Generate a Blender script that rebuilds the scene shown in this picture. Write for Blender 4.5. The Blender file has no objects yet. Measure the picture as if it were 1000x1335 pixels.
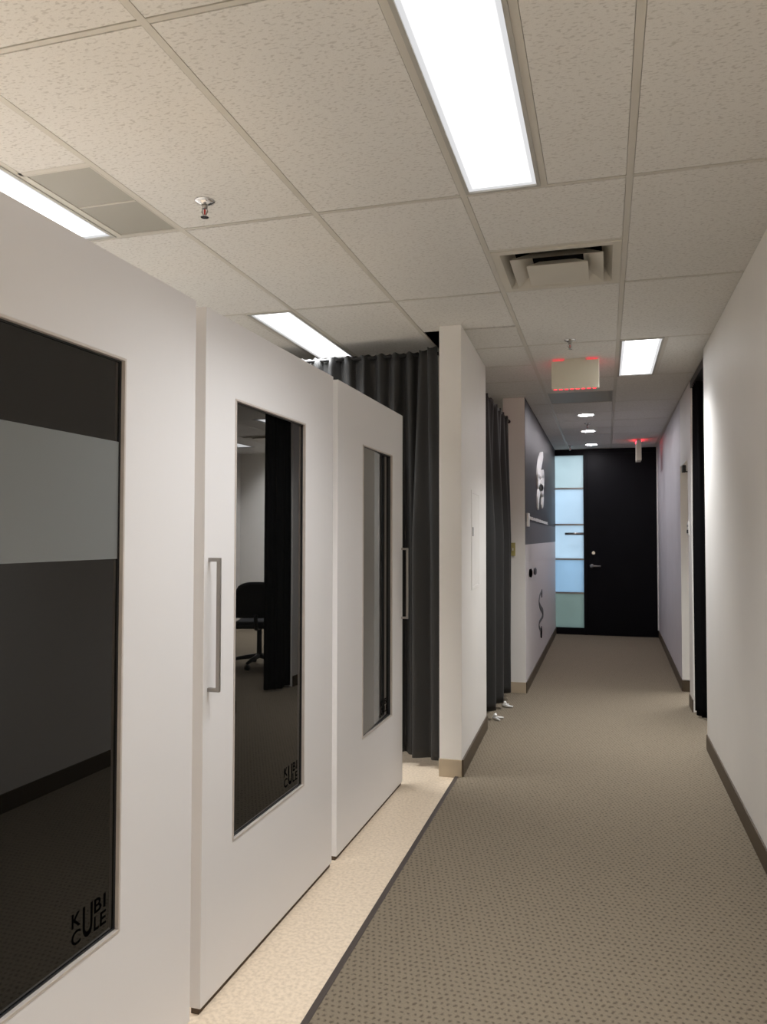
import bpy, bmesh, math, random
from mathutils import Matrix, Vector
random.seed(7)
S = bpy.context.scene
COL = S.collection
H = 2.774            # ceiling height
EYE = 1.464

# ------------------------------------------------------------------ materials
def mat(name):
    m = bpy.data.materials.new(name); m.use_nodes = True
    nt = m.node_tree
    return m, nt, nt.nodes['Principled BSDF']

def L(nt, a, ao, b, bi):
    nt.links.new(a.outputs[ao], b.inputs[bi])

def simple(name, col, rough=0.5, metal=0.0, bump=0.0, bscale=60.0, vary=0.0, vscale=3.0, spec=0.5):
    m, nt, p = mat(name)
    p.inputs['Roughness'].default_value = rough
    p.inputs['Metallic'].default_value = metal
    p.inputs['Specular IOR Level'].default_value = spec
    tc = nt.nodes.new('ShaderNodeTexCoord')
    n = nt.nodes.new('ShaderNodeTexNoise'); n.inputs['Scale'].default_value = vscale; n.inputs['Detail'].default_value = 4
    L(nt, tc, 'Object', n, 'Vector')
    r = nt.nodes.new('ShaderNodeValToRGB')
    r.color_ramp.elements[0].position = 0.3; r.color_ramp.elements[1].position = 0.7
    r.color_ramp.elements[0].color = (*[c * (1 - vary) for c in col], 1)
    r.color_ramp.elements[1].color = (*[min(1, c * (1 + vary)) for c in col], 1)
    L(nt, n, 'Fac', r, 'Fac'); L(nt, r, 'Color', p, 'Base Color')
    if bump > 0:
        n2 = nt.nodes.new('ShaderNodeTexNoise'); n2.inputs['Scale'].default_value = bscale; n2.inputs['Detail'].default_value = 3
        L(nt, tc, 'Object', n2, 'Vector')
        b = nt.nodes.new('ShaderNodeBump'); b.inputs['Strength'].default_value = bump; b.inputs['Distance'].default_value = 0.004
        L(nt, n2, 'Fac', b, 'Height'); L(nt, b, 'Normal', p, 'Normal')
    return m

def emit(name, col, strength):
    m = bpy.data.materials.new(name); m.use_nodes = True
    nt = m.node_tree; nt.nodes.clear()
    e = nt.nodes.new('ShaderNodeEmission'); o = nt.nodes.new('ShaderNodeOutputMaterial')
    e.inputs['Color'].default_value = (*col, 1); e.inputs['Strength'].default_value = strength
    L(nt, e, 'Emission', o, 'Surface')
    return m

M = {}
M['wall'] = simple('painted_wall', (0.79, 0.765, 0.73), 0.55, bump=0.05, bscale=180, vary=0.03, vscale=1.2)
M['wall_lilac'] = simple('lilac_white_paint', (0.62, 0.59, 0.62), 0.5, bump=0.05, bscale=180, vary=0.03)
M['door_white'] = simple('white_laminate', (0.72, 0.705, 0.705), 0.42, vary=0.015, vscale=1.0)
M['black_paint'] = simple('black_paint', (0.003, 0.003, 0.0045), 0.5, vary=0.1, spec=0.12)
M['alu'] = simple('satin_frame_metal', (0.58, 0.53, 0.49), 0.4, 0.3, vary=0.05, vscale=20)
M['steel'] = simple('satin_steel', (0.36, 0.34, 0.32), 0.3, 1.0, vary=0.04, vscale=20)
M['chrome'] = simple('chrome', (0.75, 0.75, 0.76), 0.15, 1.0)
M['red'] = simple('red_glass_bulb', (0.5, 0.03, 0.03), 0.2)
M['base_brown'] = simple('brown_vinyl_base', (0.072, 0.050, 0.028), 0.5, vary=0.1)
M['base_tan'] = simple('tan_vinyl_base', (0.47, 0.38, 0.27), 0.5, vary=0.06)
M['grid'] = simple('ceiling_grid_paint', (0.58, 0.555, 0.50), 0.5, vary=0.03)
M['fixture'] = simple('fixture_enamel', (0.42, 0.41, 0.38), 0.45, vary=0.03)
M['diffuser'] = simple('diffuser_enamel', (0.6, 0.57, 0.5), 0.45, vary=0.04)
M['dark'] = simple('dark_void', (0.012, 0.012, 0.014), 0.8)
M['plenum'] = simple('plenum_deck', (0.03, 0.03, 0.03), 0.9)
M['white_plastic'] = simple('white_plastic', (0.8, 0.79, 0.76), 0.35)
M['cream_plastic'] = simple('cream_plastic', (0.72, 0.68, 0.56), 0.4, vary=0.02)
M['yellow_plastic'] = simple('aged_ivory_plastic', (0.42, 0.36, 0.13), 0.4)
M['grey_plastic'] = simple('grey_plastic', (0.3, 0.3, 0.3), 0.4)
M['black_plastic'] = simple('black_plastic', (0.012, 0.012, 0.014), 0.4)
M['chair_fabric'] = simple('black_upholstery', (0.012, 0.012, 0.016), 0.85, bump=0.2, bscale=300)
M['decal_black'] = simple('black_decal', (0.0015, 0.0015, 0.0015), 0.9, spec=0.0)
M['decal_grey'] = simple('grey_decal', (0.10, 0.10, 0.11), 0.5)
M['letter_white'] = simple('white_lettering', (0.88, 0.87, 0.86), 0.4)
M['edge_strip'] = simple('carpet_edge_strip', (0.055, 0.042, 0.035), 0.55)
M['carpet_shadow'] = simple('door_gap_shadow', (0.07, 0.045, 0.025), 0.7)  # dark brown for the shadowed gap under the cubicle doors
M['red_glow'] = emit('exit_sign_red_light', (1.0, 0.03, 0.05), 2.2)
M['red_strong'] = emit('exit_sign_red_edge', (1.0, 0.03, 0.05), 9.0)
M['pot_light'] = emit('downlight_glow', (1.0, 0.96, 1.0), 130.0)

# curtains
def curtain_mat():
    m, nt, p = mat('charcoal_curtain_fabric')
    p.inputs['Roughness'].default_value = 0.6
    p.inputs['Specular IOR Level'].default_value = 0.35
    p.inputs['Sheen Weight'].default_value = 0.08
    p.inputs['Sheen Roughness'].default_value = 0.4
    tc = nt.nodes.new('ShaderNodeTexCoord')
    mp = nt.nodes.new('ShaderNodeMapping'); mp.inputs['Scale'].default_value = (300, 300, 60)
    n = nt.nodes.new('ShaderNodeTexNoise'); n.inputs['Scale'].default_value = 1
    L(nt, tc, 'Object', mp, 'Vector'); L(nt, mp, 'Vector', n, 'Vector')
    r = nt.nodes.new('ShaderNodeValToRGB')
    r.color_ramp.elements[0].color = (0.015, 0.0148, 0.0145, 1); r.color_ramp.elements[1].color = (0.026, 0.0255, 0.025, 1)
    L(nt, n, 'Fac', r, 'Fac'); L(nt, r, 'Color', p, 'Base Color')
    return m
M['curtain'] = curtain_mat()
M['curtain_black'] = simple('black_curtain_fabric', (0.004, 0.004, 0.0045), 0.9, spec=0.05)

def tile_mat():
    m, nt, p = mat('fissured_acoustic_tile')
    p.inputs['Roughness'].default_value = 0.9
    p.inputs['Specular IOR Level'].default_value = 0.1
    tc = nt.nodes.new('ShaderNodeTexCoord')
    mp = nt.nodes.new('ShaderNodeMapping'); mp.inputs['Scale'].default_value = (62, 135, 1); mp.inputs['Rotation'].default_value = (0, 0, 0.25)
    n = nt.nodes.new('ShaderNodeTexNoise'); n.inputs['Scale'].default_value = 1.0; n.inputs['Detail'].default_value = 1.5
    L(nt, tc, 'Object', mp, 'Vector'); L(nt, mp, 'Vector', n, 'Vector')
    r = nt.nodes.new('ShaderNodeValToRGB')
    r.color_ramp.elements[0].position = 0.31; r.color_ramp.elements[0].color = (0.62, 0.60, 0.565, 1)
    r.color_ramp.elements[1].position = 0.45; r.color_ramp.elements[1].color = (0.79, 0.775, 0.74, 1)
    L(nt, n, 'Fac', r, 'Fac')
    n2 = nt.nodes.new('ShaderNodeTexNoise'); n2.inputs['Scale'].default_value = 260; n2.inputs['Detail'].default_value = 2
    L(nt, tc, 'Object', n2, 'Vector')
    mx = nt.nodes.new('ShaderNodeMix'); mx.data_type = 'RGBA'; mx.blend_type = 'MULTIPLY'; mx.inputs[0].default_value = 0.22
    L(nt, r, 'Color', mx, 6); L(nt, n2, 'Color', mx, 7)
    bw = nt.nodes.new('ShaderNodeRGBToBW'); L(nt, n2, 'Color', bw, 'Color')
    nt.links.new(bw.outputs[0], mx.inputs[7])
    nt.links.new(mx.outputs[2], p.inputs['Base Color'])
    b = nt.nodes.new('ShaderNodeBump'); b.inputs['Strength'].default_value = 0.12; b.inputs['Distance'].default_value = 0.002
    L(nt, n, 'Fac', b, 'Height'); L(nt, b, 'Normal', p, 'Normal')
    return m
M['tile'] = tile_mat()

def math_node(nt, op, a=None, b=None, va=None, vb=None):
    n = nt.nodes.new('ShaderNodeMath'); n.operation = op
    if a is not None: nt.links.new(a, n.inputs[0])
    if b is not None: nt.links.new(b, n.inputs[1])
    if va is not None: n.inputs[0].default_value = va
    if vb is not None: n.inputs[1].default_value = vb
    return n.outputs[0]

def carpet_mat():
    m, nt, p = mat('woven_loop_carpet')
    p.inputs['Roughness'].default_value = 0.95
    p.inputs['Specular IOR Level'].default_value = 0.1
    tc = nt.nodes.new('ShaderNodeTexCoord')
    wn = nt.nodes.new('ShaderNodeTexNoise'); wn.inputs['Scale'].default_value = 42
    L(nt, tc, 'Object', wn, 'Vector')
    sx = nt.nodes.new('ShaderNodeSeparateXYZ'); L(nt, tc, 'Object', sx, 'Vector')
    wob = math_node(nt, 'MULTIPLY', wn.outputs['Fac'], vb=0.022)
    x = math_node(nt, 'MULTIPLY', math_node(nt, 'ADD', sx.outputs['X'], wob), vb=2 * math.pi / 0.022)
    y = math_node(nt, 'MULTIPLY', math_node(nt, 'ADD', sx.outputs['Y'], wob), vb=2 * math.pi / 0.026)
    row = math_node(nt, 'SINE', y)
    half_row = math_node(nt, 'FLOOR', math_node(nt, 'DIVIDE', math_node(nt, 'ADD', sx.outputs['Y'], wob), vb=0.026))
    x = math_node(nt, 'ADD', x, math_node(nt, 'MULTIPLY', half_row, vb=2.2))
    colm = math_node(nt, 'SINE', x)
    a = math_node(nt, 'MULTIPLY', math_node(nt, 'ADD', row, vb=1.0), vb=0.5)
    b_ = math_node(nt, 'MULTIPLY', math_node(nt, 'ADD', colm, vb=1.0), vb=0.5)
    dots = math_node(nt, 'MULTIPLY', a, b_)
    dots = math_node(nt, 'POWER', dots, vb=1.6)
    fine = nt.nodes.new('ShaderNodeTexNoise'); fine.inputs['Scale'].default_value = 260; fine.inputs['Detail'].default_value = 2
    L(nt, tc, 'Object', fine, 'Vector')
    d2 = math_node(nt, 'ADD', dots, math_node(nt, 'MULTIPLY', math_node(nt, 'SUBTRACT', fine.outputs['Fac'], vb=0.5), vb=1.5))
    r = nt.nodes.new('ShaderNodeValToRGB')
    r.color_ramp.elements[0].position = 0.0; r.color_ramp.elements[0].color = (0.215, 0.178, 0.130, 1)
    r.color_ramp.elements[1].position = 0.9; r.color_ramp.elements[1].color = (0.105, 0.085, 0.061, 1)
    nt.links.new(d2, r.inputs['Fac'])
    L(nt, r, 'Color', p, 'Base Color')
    b = nt.nodes.new('ShaderNodeBump'); b.inputs['Strength'].default_value = 0.5; b.inputs['Distance'].default_value = 0.003; b.invert = True
    nt.links.new(d2, b.inputs['Height']); L(nt, b, 'Normal', p, 'Normal')
    return m
M['carpet'] = carpet_mat()

def vinyl_mat():
    m, nt, p = mat('speckled_beige_vinyl')
    p.inputs['Roughness'].default_value = 0.38
    tc = nt.nodes.new('ShaderNodeTexCoord')
    n = nt.nodes.new('ShaderNodeTexNoise'); n.inputs['Scale'].default_value = 70; n.inputs['Detail'].default_value = 4
    L(nt, tc, 'Object', n, 'Vector')
    r = nt.nodes.new('ShaderNodeValToRGB')
    r.color_ramp.elements[0].position = 0.3; r.color_ramp.elements[0].color = (0.60, 0.49, 0.37, 1)
    r.color_ramp.elements[1].position = 0.6; r.color_ramp.elements[1].color = (0.76, 0.635, 0.49, 1)
    L(nt, n, 'Fac', r, 'Fac'); L(nt, r, 'Color', p, 'Base Color')
    return m
M['vinyl'] = vinyl_mat()

def glass_mat(name, ior, body=(0.003, 0.003, 0.0028), clear=0.015, strength=1.0):
    # dark tinted pane: clear mirror reflection by Fresnel over a nearly opaque body
    m = bpy.data.materials.new(name); m.use_nodes = True
    nt = m.node_tree; nt.nodes.clear()
    o = nt.nodes.new('ShaderNodeOutputMaterial')
    fr = nt.nodes.new('ShaderNodeFresnel'); fr.inputs['IOR'].default_value = ior
    gl = nt.nodes.new('ShaderNodeBsdfGlossy'); gl.inputs['Roughness'].default_value = 0.0; gl.inputs['Color'].default_value = (strength,) * 3 + (1,)
    df = nt.nodes.new('ShaderNodeBsdfDiffuse'); df.inputs['Color'].default_value = (*body, 1)
    tr = nt.nodes.new('ShaderNodeBsdfTransparent'); tr.inputs['Color'].default_value = (0.8, 0.8, 0.78, 1)
    m1 = nt.nodes.new('ShaderNodeMixShader'); m1.inputs[0].default_value = clear
    L(nt, df, 0, m1, 1); L(nt, tr, 0, m1, 2)
    m2 = nt.nodes.new('ShaderNodeMixShader'); L(nt, fr, 0, m2, 0); L(nt, m1, 0, m2, 1); L(nt, gl, 0, m2, 2)
    L(nt, m2, 0, o, 'Surface')
    return m
M['glass'] = glass_mat('dark_tinted_glass', 1.62)

def frosted(name, col, trans=0.8):
    m = bpy.data.materials.new(name); m.use_nodes = True
    nt = m.node_tree; nt.nodes.clear()
    o = nt.nodes.new('ShaderNodeOutputMaterial')
    t = nt.nodes.new('ShaderNodeBsdfTranslucent'); d = nt.nodes.new('ShaderNodeBsdfDiffuse')
    g = nt.nodes.new('ShaderNodeBsdfGlossy'); g.inputs['Roughness'].default_value = 0.15
    tc = nt.nodes.new('ShaderNodeTexCoord'); n = nt.nodes.new('ShaderNodeTexNoise'); n.inputs['Scale'].default_value = 2.5
    L(nt, tc, 'Object', n, 'Vector')
    r = nt.nodes.new('ShaderNodeValToRGB')
    r.color_ramp.elements[0].color = (*[c * 0.85 for c in col], 1); r.color_ramp.elements[1].color = (*[min(1, c * 1.1) for c in col], 1)
    L(nt, n, 'Fac', r, 'Fac'); L(nt, r, 'Color', t, 'Color'); d.inputs['Color'].default_value = (*col, 1)
    m1 = nt.nodes.new('ShaderNodeMixShader'); m1.inputs[0].default_value = 1 - trans
    L(nt, t, 0, m1, 1); L(nt, d, 0, m1, 2)
    m2 = nt.nodes.new('ShaderNodeMixShader'); m2.inputs[0].default_value = 0.05
    L(nt, m1, 0, m2, 1); L(nt, g, 0, m2, 2); L(nt, m2, 0, o, 'Surface')
    return m
M['frost_clear'] = frosted('frosted_glass_pale', (0.66, 0.74, 0.76))
M['frost_blue'] = frosted('frosted_glass_bluish', (0.68, 0.78, 0.86))
M['frost_deep'] = frosted('frosted_glass_blue', (0.52, 0.66, 0.78))
M['frost_green'] = frosted('frosted_glass_greenish', (0.40, 0.47, 0.45))  # green-grey tint stands in for dimmer light from shrubs outside
M['frost_band'] = frosted('frosted_film', (0.24, 0.25, 0.25), 0.3)

LAMP = 14.0
def lens_mat(strength, edge=0.16):
    # prismatic troffer lens: the tubes burn along the middle, the rim of the lens is dimmer
    m = bpy.data.materials.new('prismatic_lens'); m.use_nodes = True
    nt = m.node_tree; nt.nodes.clear()
    o = nt.nodes.new('ShaderNodeOutputMaterial'); e = nt.nodes.new('ShaderNodeEmission')
    e.inputs['Color'].default_value = (0.99, 0.99, 1.0, 1)
    tc = nt.nodes.new('ShaderNodeTexCoord'); sx = nt.nodes.new('ShaderNodeSeparateXYZ'); L(nt, tc, 'Object', sx, 'Vector')
    ax = math_node(nt, 'DIVIDE', math_node(nt, 'ABSOLUTE', sx.outputs['X']), vb=0.135)
    ay = math_node(nt, 'DIVIDE', math_node(nt, 'SUBTRACT', math_node(nt, 'ABSOLUTE', sx.outputs['Y']), vb=0.59 - 0.135), vb=0.135)
    a = math_node(nt, 'MAXIMUM', ax, ay)
    mr = nt.nodes.new('ShaderNodeMapRange'); mr.interpolation_type = 'SMOOTHSTEP'
    mr.inputs['From Min'].default_value = 0.70; mr.inputs['From Max'].default_value = 0.84
    mr.inputs['To Min'].default_value = strength; mr.inputs['To Max'].default_value = strength * edge
    nt.links.new(a, mr.inputs['Value']); L(nt, mr, 'Result', e, 'Strength')
    L(nt, e, 0, o, 'Surface')
    return m
M['lens'] = lens_mat(3.2, 0.17)

def perf_mat():
    m, nt, p = mat('perforated_return_panel')
    p.inputs['Roughness'].default_value = 0.5
    tc = nt.nodes.new('ShaderNodeTexCoord'); v = nt.nodes.new('ShaderNodeTexVoronoi'); v.inputs['Scale'].default_value = 130; v.inputs['Randomness'].default_value = 0.0
    L(nt, tc, 'Object', v, 'Vector')
    r = nt.nodes.new('ShaderNodeValToRGB')
    r.color_ramp.elements[0].position = 0.30; r.color_ramp.elements[0].color = (0.12, 0.115, 0.10, 1)
    r.color_ramp.elements[1].position = 0.42; r.color_ramp.elements[1].color = (0.36, 0.345, 0.30, 1)
    L(nt, v, 'Distance', r, 'Fac'); L(nt, r, 'Color', p, 'Base Color')
    return m
M['perf'] = perf_mat()

def two_tone_mat():
    # charcoal paint above a painted edge, a mid-grey band, pale lilac below
    m, nt, p = mat('two_tone_wall_paint')
    p.inputs['Roughness'].default_value = 0.5; p.inputs['Specular IOR Level'].default_value = 0.2
    tc = nt.nodes.new('ShaderNodeTexCoord'); sx = nt.nodes.new('ShaderNodeSeparateXYZ'); L(nt, tc, 'Object', sx, 'Vector')
    f = math_node(nt, 'DIVIDE', sx.outputs['Z'], vb=2.8)
    r = nt.nodes.new('ShaderNodeValToRGB'); r.color_ramp.interpolation = 'CONSTANT'
    r.color_ramp.elements[0].color = (0.66, 0.63, 0.64, 1)
    e = r.color_ramp.elements[1]; e.position = 1.385 / 2.8; e.color = (0.13, 0.125, 0.135, 1)
    e = r.color_ramp.elements.new(1.605 / 2.8); e.color = (0.034, 0.031, 0.033, 1)
    nt.links.new(f, r.inputs['Fac']); L(nt, r, 'Color', p, 'Base Color')
    return m
M['two_tone'] = two_tone_mat()

# ------------------------------------------------------------------ mesh helpers
def box(bm, x0, x1, y0, y1, z0, z1):
    vs = [bm.verts.new((x, y, z)) for x in (x0, x1) for y in (y0, y1) for z in (z0, z1)]
    for q in ((0, 1, 3, 2), (4, 6, 7, 5), (0, 4, 5, 1), (2, 3, 7, 6), (0, 2, 6, 4), (1, 5, 7, 3)):
        bm.faces.new([vs[i] for i in q])

def prism(bm, pts, z0, z1):
    a = [bm.verts.new((x, y, z0)) for x, y in pts]; b = [bm.verts.new((x, y, z1)) for x, y in pts]
    n = len(pts)
    bm.faces.new(a[::-1]); bm.faces.new(b)
    for i in range(n):
        bm.faces.new((a[i], a[(i + 1) % n], b[(i + 1) % n], b[i]))

def lathe(bm, prof, c=(0, 0, 0), n=24):
    rings = []
    for r, z in prof:
        if r < 1e-6:
            rings.append([bm.verts.new((c[0], c[1], c[2] + z))])
        else:
            rings.append([bm.verts.new((c[0] + r * math.cos(2 * math.pi * k / n), c[1] + r * math.sin(2 * math.pi * k / n), c[2] + z)) for k in range(n)])
    for A, B in zip(rings, rings[1:]):
        for k in range(n):
            k2 = (k + 1) % n
            if len(A) == 1 and len(B) == 1: continue
            if len(A) == 1: bm.faces.new((A[0], B[k], B[k2]))
            elif len(B) == 1: bm.faces.new((A[k], B[0], A[k2]))
            else: bm.faces.new((A[k], B[k], B[k2], A[k2]))

def tube(bm, pts, rad, n=10):
    pts = [Vector(p) for p in pts]; rings = []
    rads = rad if isinstance(rad, (list, tuple)) else [rad] * len(pts)
    up = Vector((0, 0, 1))
    for i, p in enumerate(pts):
        t = (pts[min(i + 1, len(pts) - 1)] - pts[max(i - 1, 0)]).normalized()
        a = t.cross(up)
        if a.length < 1e-3: a = t.cross(Vector((1, 0, 0)))
        a.normalize(); b = t.cross(a).normalized()
        rings.append([bm.verts.new(p + rads[i] * (math.cos(2 * math.pi * k / n) * a + math.sin(2 * math.pi * k / n) * b)) for k in range(n)])
    for A, B in zip(rings, rings[1:]):
        for k in range(n):
            bm.faces.new((A[k], A[(k + 1) % n], B[(k + 1) % n], B[k]))
    bm.faces.new(rings[0][::-1]); bm.faces.new(rings[-1])

def ring(bm, o, i, x0, x1):
    """frame in the YZ plane: o, i = (y0,y1,z0,z1), thickness x0..x1"""
    def loop(r, x): return [bm.verts.new((x, y, z)) for y, z in ((r[0], r[2]), (r[1], r[2]), (r[1], r[3]), (r[0], r[3]))]
    of, ob, if_, ib = loop(o, x1), loop(o, x0), loop(i, x1), loop(i, x0)
    for k in range(4):
        k2 = (k + 1) % 4
        bm.faces.new((of[k], of[k2], if_[k2], if_[k])); bm.faces.new((ob[k2], ob[k], ib[k], ib[k2]))
        bm.faces.new((of[k2], of[k], ob[k], ob[k2])); bm.faces.new((if_[k], if_[k2], ib[k2], ib[k]))

def hring(bm, o, i, z0, z1):
    """flat frame in the XY plane: o, i = (x0,x1,y0,y1), thickness z0..z1"""
    def loop(r, z): return [bm.verts.new((x, y, z)) for x, y in ((r[0], r[2]), (r[1], r[2]), (r[1], r[3]), (r[0], r[3]))]
    of, ob, if_, ib = loop(o, z1), loop(o, z0), loop(i, z1), loop(i, z0)
    for k in range(4):
        k2 = (k + 1) % 4
        bm.faces.new((of[k], of[k2], if_[k2], if_[k])); bm.faces.new((ob[k2], ob[k], ib[k], ib[k2]))
        bm.faces.new((of[k2], of[k], ob[k], ob[k2])); bm.faces.new((if_[k], if_[k2], ib[k2], ib[k]))

def obj(name, bm, m, parent=None, smooth=False, bevel=0.0, local=True):
    """one mesh object; with local=True the vertices are already in the parent's frame"""
    bmesh.ops.recalc_face_normals(bm, faces=bm.faces[:])
    me = bpy.data.meshes.new(name); bm.to_mesh(me); bm.free()
    me.materials.append(m)
    if smooth:
        for p in me.polygons: p.use_smooth = True
    o = bpy.data.objects.new(name, me); COL.objects.link(o)
    if parent is not None: o.parent = parent
    if bevel > 0:
        b = o.modifiers.new('Bevel', 'BEVEL'); b.width = bevel; b.segments = 2; b.limit_method = 'ANGLE'
    return o

def thing(name, label, cat, loc=(0, 0, 0), rz=0.0, group=None):
    o = bpy.data.objects.new(name, None); COL.objects.link(o)
    o.location = loc; o.rotation_euler = (0, 0, rz); o.empty_display_size = 0.05
    tag(o, label, cat, group); return o

def tag(o, label, cat, group=None):
    o['label'] = label; o['category'] = cat; o['kind'] = 'thing'
    if group: o['group'] = group
    return o

def struct(name, bm, m, parent=None, **k):
    o = obj(name, bm, m, parent, **k)
    if parent is None: o['kind'] = 'structure'
    return o

def dup(root, loc, label, group=None, rz=None):
    r = root.copy(); COL.objects.link(r); r.location = loc; r['label'] = label
    if rz is not None: r.rotation_euler = (0, 0, rz)
    if group: r['group'] = group
    for ch in list(root.children):
        c = ch.copy(); COL.objects.link(c); c.parent = r
        for g in list(ch.children):
            d = g.copy(); COL.objects.link(d); d.parent = c
    return r

def B(*boxes):
    bm = bmesh.new()
    for b in boxes: box(bm, *b)
    return bm

# ------------------------------------------------------------------ the setting
FAR = 11.9
PX = [(-0.843, 4.685), (-0.872, 5.90), (-1.0, 5.90), (-0.982, 4.685)]   # the pier's plan
# floor: vinyl strip along the cubicles and carpet along the corridor
struct('floor', B((-3.5, 3.7, -4.1, 16.0, -0.12, 0.0)), M['vinyl'])
bm = bmesh.new()
prism(bm, [(-0.862, -4.0), (3.55, -4.0), (3.55, FAR), (-0.90, FAR), (-0.868, 4.685)], 0.0, 0.007)
box(bm, -3.4, -0.85, 5.9, FAR, 0.0, 0.0068)
struct('floor_carpet', bm, M['carpet'])
struct('trim_1', B((-0.885, -0.862, -4.0, 4.68, 0.0, 0.0095)), M['edge_strip'], bevel=0.002)

# outer shell and deck over the ceiling
struct('wall_left', B((-3.5, -3.4, -4.1, FAR + 0.1, 0, 3.3)), M['wall'])
struct('wall_back', B((-3.4, 3.6, -4.1, -4.0, 0, 3.3)), M['wall'])
struct('wall_outer_right', B((3.55, 3.65, -4.1, FAR + 0.1, 0, 3.3)), M['wall'])
struct('ceiling_deck', B((-3.5, 3.65, -4.1, FAR + 0.1, 3.3, 3.35)), M['plenum'])
# far wall: black frontage with a glazed opening and a door opening
GX0, GX1, DX0, DX1 = -0.785, -0.300, -0.245, 0.732
struct('wall_far', B((-3.4, GX0 - 0.02, FAR, FAR + 0.1, 0, 3.3), (0.79, 3.55, FAR, FAR + 0.1, 0, 3.3),
                     (GX0 - 0.02, 0.79, FAR, FAR + 0.1, 2.774, 3.3)), M['wall'])
# right wall, near length, opening, short length, doorway, far length
struct('wall_right', B((0.67, 0.78, -4.0, 5.765, 0, H)), M['wall'], bevel=0.003)
bm = bmesh.new()
box(bm, 0.70, 0.80, 6.93, 7.19, 0, H)
box(bm, 0.70, 0.80, 7.19, 7.84, 2.145, H)
struct('wall_right_short', bm, M['wall'])
bm = bmesh.new()
prism(bm, [(0.70, 7.84), (0.80, 7.84), (0.85, FAR), (0.75, FAR)], 0, H)
struct('wall_right_far', bm, M['wall_lilac'])
struct('wall_side_room', B((0.84, 3.55, 11.06, 11.16, 0, H), (0.78, 3.55, 4.6, 4.7, 0, H)), M['wall'])
# pier between the two curtains and the wall with the emblem
bm = bmesh.new(); prism(bm, PX, 0, H)
struct('wall_pier', bm, M['wall'], bevel=0.003)
struct('wall_emblem', B((-0.92, -0.716, 7.32, FAR, 0, H)), M['wall'])
bm = B((-0.716, -0.713, 7.325, FAR, 0.0, H))
struct('wall_emblem_paint', bm, M['two_tone'])
struct('wall_room_divider', B((-3.4, -2.2, 7.32, 7.42, 0, H)), M['wall'])

for n_, yy in (('wall_light_block_near', 2.13), ('wall_light_block_far', 3.309)):  # unseen partitions added to block light coming through the door gaps
    struct(n_, B((-3.4, -1.262, yy - 0.04, yy + 0.04, 0.0, 2.15)), M['wall'], bevel=0.002)
# baseboards
def base_strip(name, pts, m, h=0.108, t=0.009):
    """pts: plan polyline; board thickness t to the left of travel"""
    bm = bmesh.new()
    for (xa, ya), (xb, yb) in zip(pts, pts[1:]):
        d = Vector((xb - xa, yb - ya)).normalized(); n = Vector((-d.y, d.x)) * t
        prism(bm, [(xa, ya), (xb, yb), (xb + n.x, yb + n.y), (xa + n.x, ya + n.y)], 0.0, h)
    return struct(name, bm, m, bevel=0.002)
base_strip('baseboard_right', [(0.67, -4.0), (0.67, 5.765)], M['base_brown'])
base_strip('baseboard_right_end', [(0.67, 5.765), (0.78, 5.765)], M['base_brown'])
base_strip('baseboard_right_short', [(0.70, 6.93), (0.70, 7.19)], M['base_brown'])
base_strip('baseboard_right_far', [(0.80, 7.84), (0.70, 7.84), (0.75, FAR)][::1][0:2][::-1], M['base_brown'], t=-0.009)
base_strip('baseboard_right_end_far', [(0.70, 7.84), (0.75, FAR)], M['base_brown'])
base_strip('baseboard_pier_front', [(-0.984, 4.685), (-0.843, 4.685)][::-1], M['base_tan'], t=0.010)
base_strip('baseboard_pier_side', [(-0.843, 4.685), (-0.872, 5.90)], M['base_brown'], t=-0.010)
base_strip('baseboard_emblem_end', [(-0.92, 7.32), (-0.713, 7.32)], M['base_tan'], t=-0.009)
base_strip('baseboard_emblem', [(-0.713, 7.32), (-0.713, FAR)], M['base_brown'], t=-0.009)

# ------------------------------------------------------------------ ceiling: lay-in tiles on a T-grid
TW = 0.6096; TL = 1.2192
GX = lambda k: -0.5127 + k * TW
GY = lambda j: 2.906 + j * TL
cells = []; bars = []          # cells: (x0,x1,y0,y1) tiles ; bars: (x0,x1,y0,y1) grid strips
W2 = 0.012
special = {}
def sub(k, j, lst): special[(k, j)] = lst
# each special: list of ('tile'|'skip', x0,x1,y0,y1)
def xr(k): return GX(k), GX(k + 1)
lights = []      # (cx, cy)
# column index k spans GX(k)..GX(k+1); row j spans GY(j)..GY(j+1)
def half(k, j, left_is_light):
    x0, x1 = xr(k); xm = (x0 + x1) / 2
    y0, y1 = GY(j), GY(j + 1)
    if left_is_light:
        lights.append(((x0 + xm) / 2, (y0 + y1) / 2)); cells.append((xm, x1, y0, y1))
    else:
        lights.append(((xm + x1) / 2, (y0 + y1) / 2)); cells.append((x0, xm, y0, y1))
    bars.append((xm - W2, xm + W2, y0, y1)); special[(k, j)] = 1
half(0, -1, True)       # big light over the corridor
half(-3, 1, False)      # light over the second cubicle
half(1, 2, True)        # square-looking light by the exit sign
# left light with a half-size return grille beside it
x0, x1 = xr(-3); xm = (x0 + x1) / 2
x0, x1 = GX(-3), GX(-2); xm = (x0 + x1) / 2
half(-3, -1, True); cells.pop()
cells.append((xm, x1, GY(-1), GY(-1) + TW)); bars.append((xm, x1, GY(-1) + TW - W2, GY(-1) + TW + W2))
RET_SMALL = (xm, x1, GY(-1) + TW, GY(0))
# four-way diffuser tile
sub(0, 0, 1)
cells.append((GX(0), GX(1), GY(0), GY(0) + TW)); bars.append((GX(0), GX(1), GY(0) + TW - W2, GY(0) + TW + W2))
DIFF = ((GX(0) + GX(1)) / 2, GY(0) + 1.5 * TW)
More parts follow.
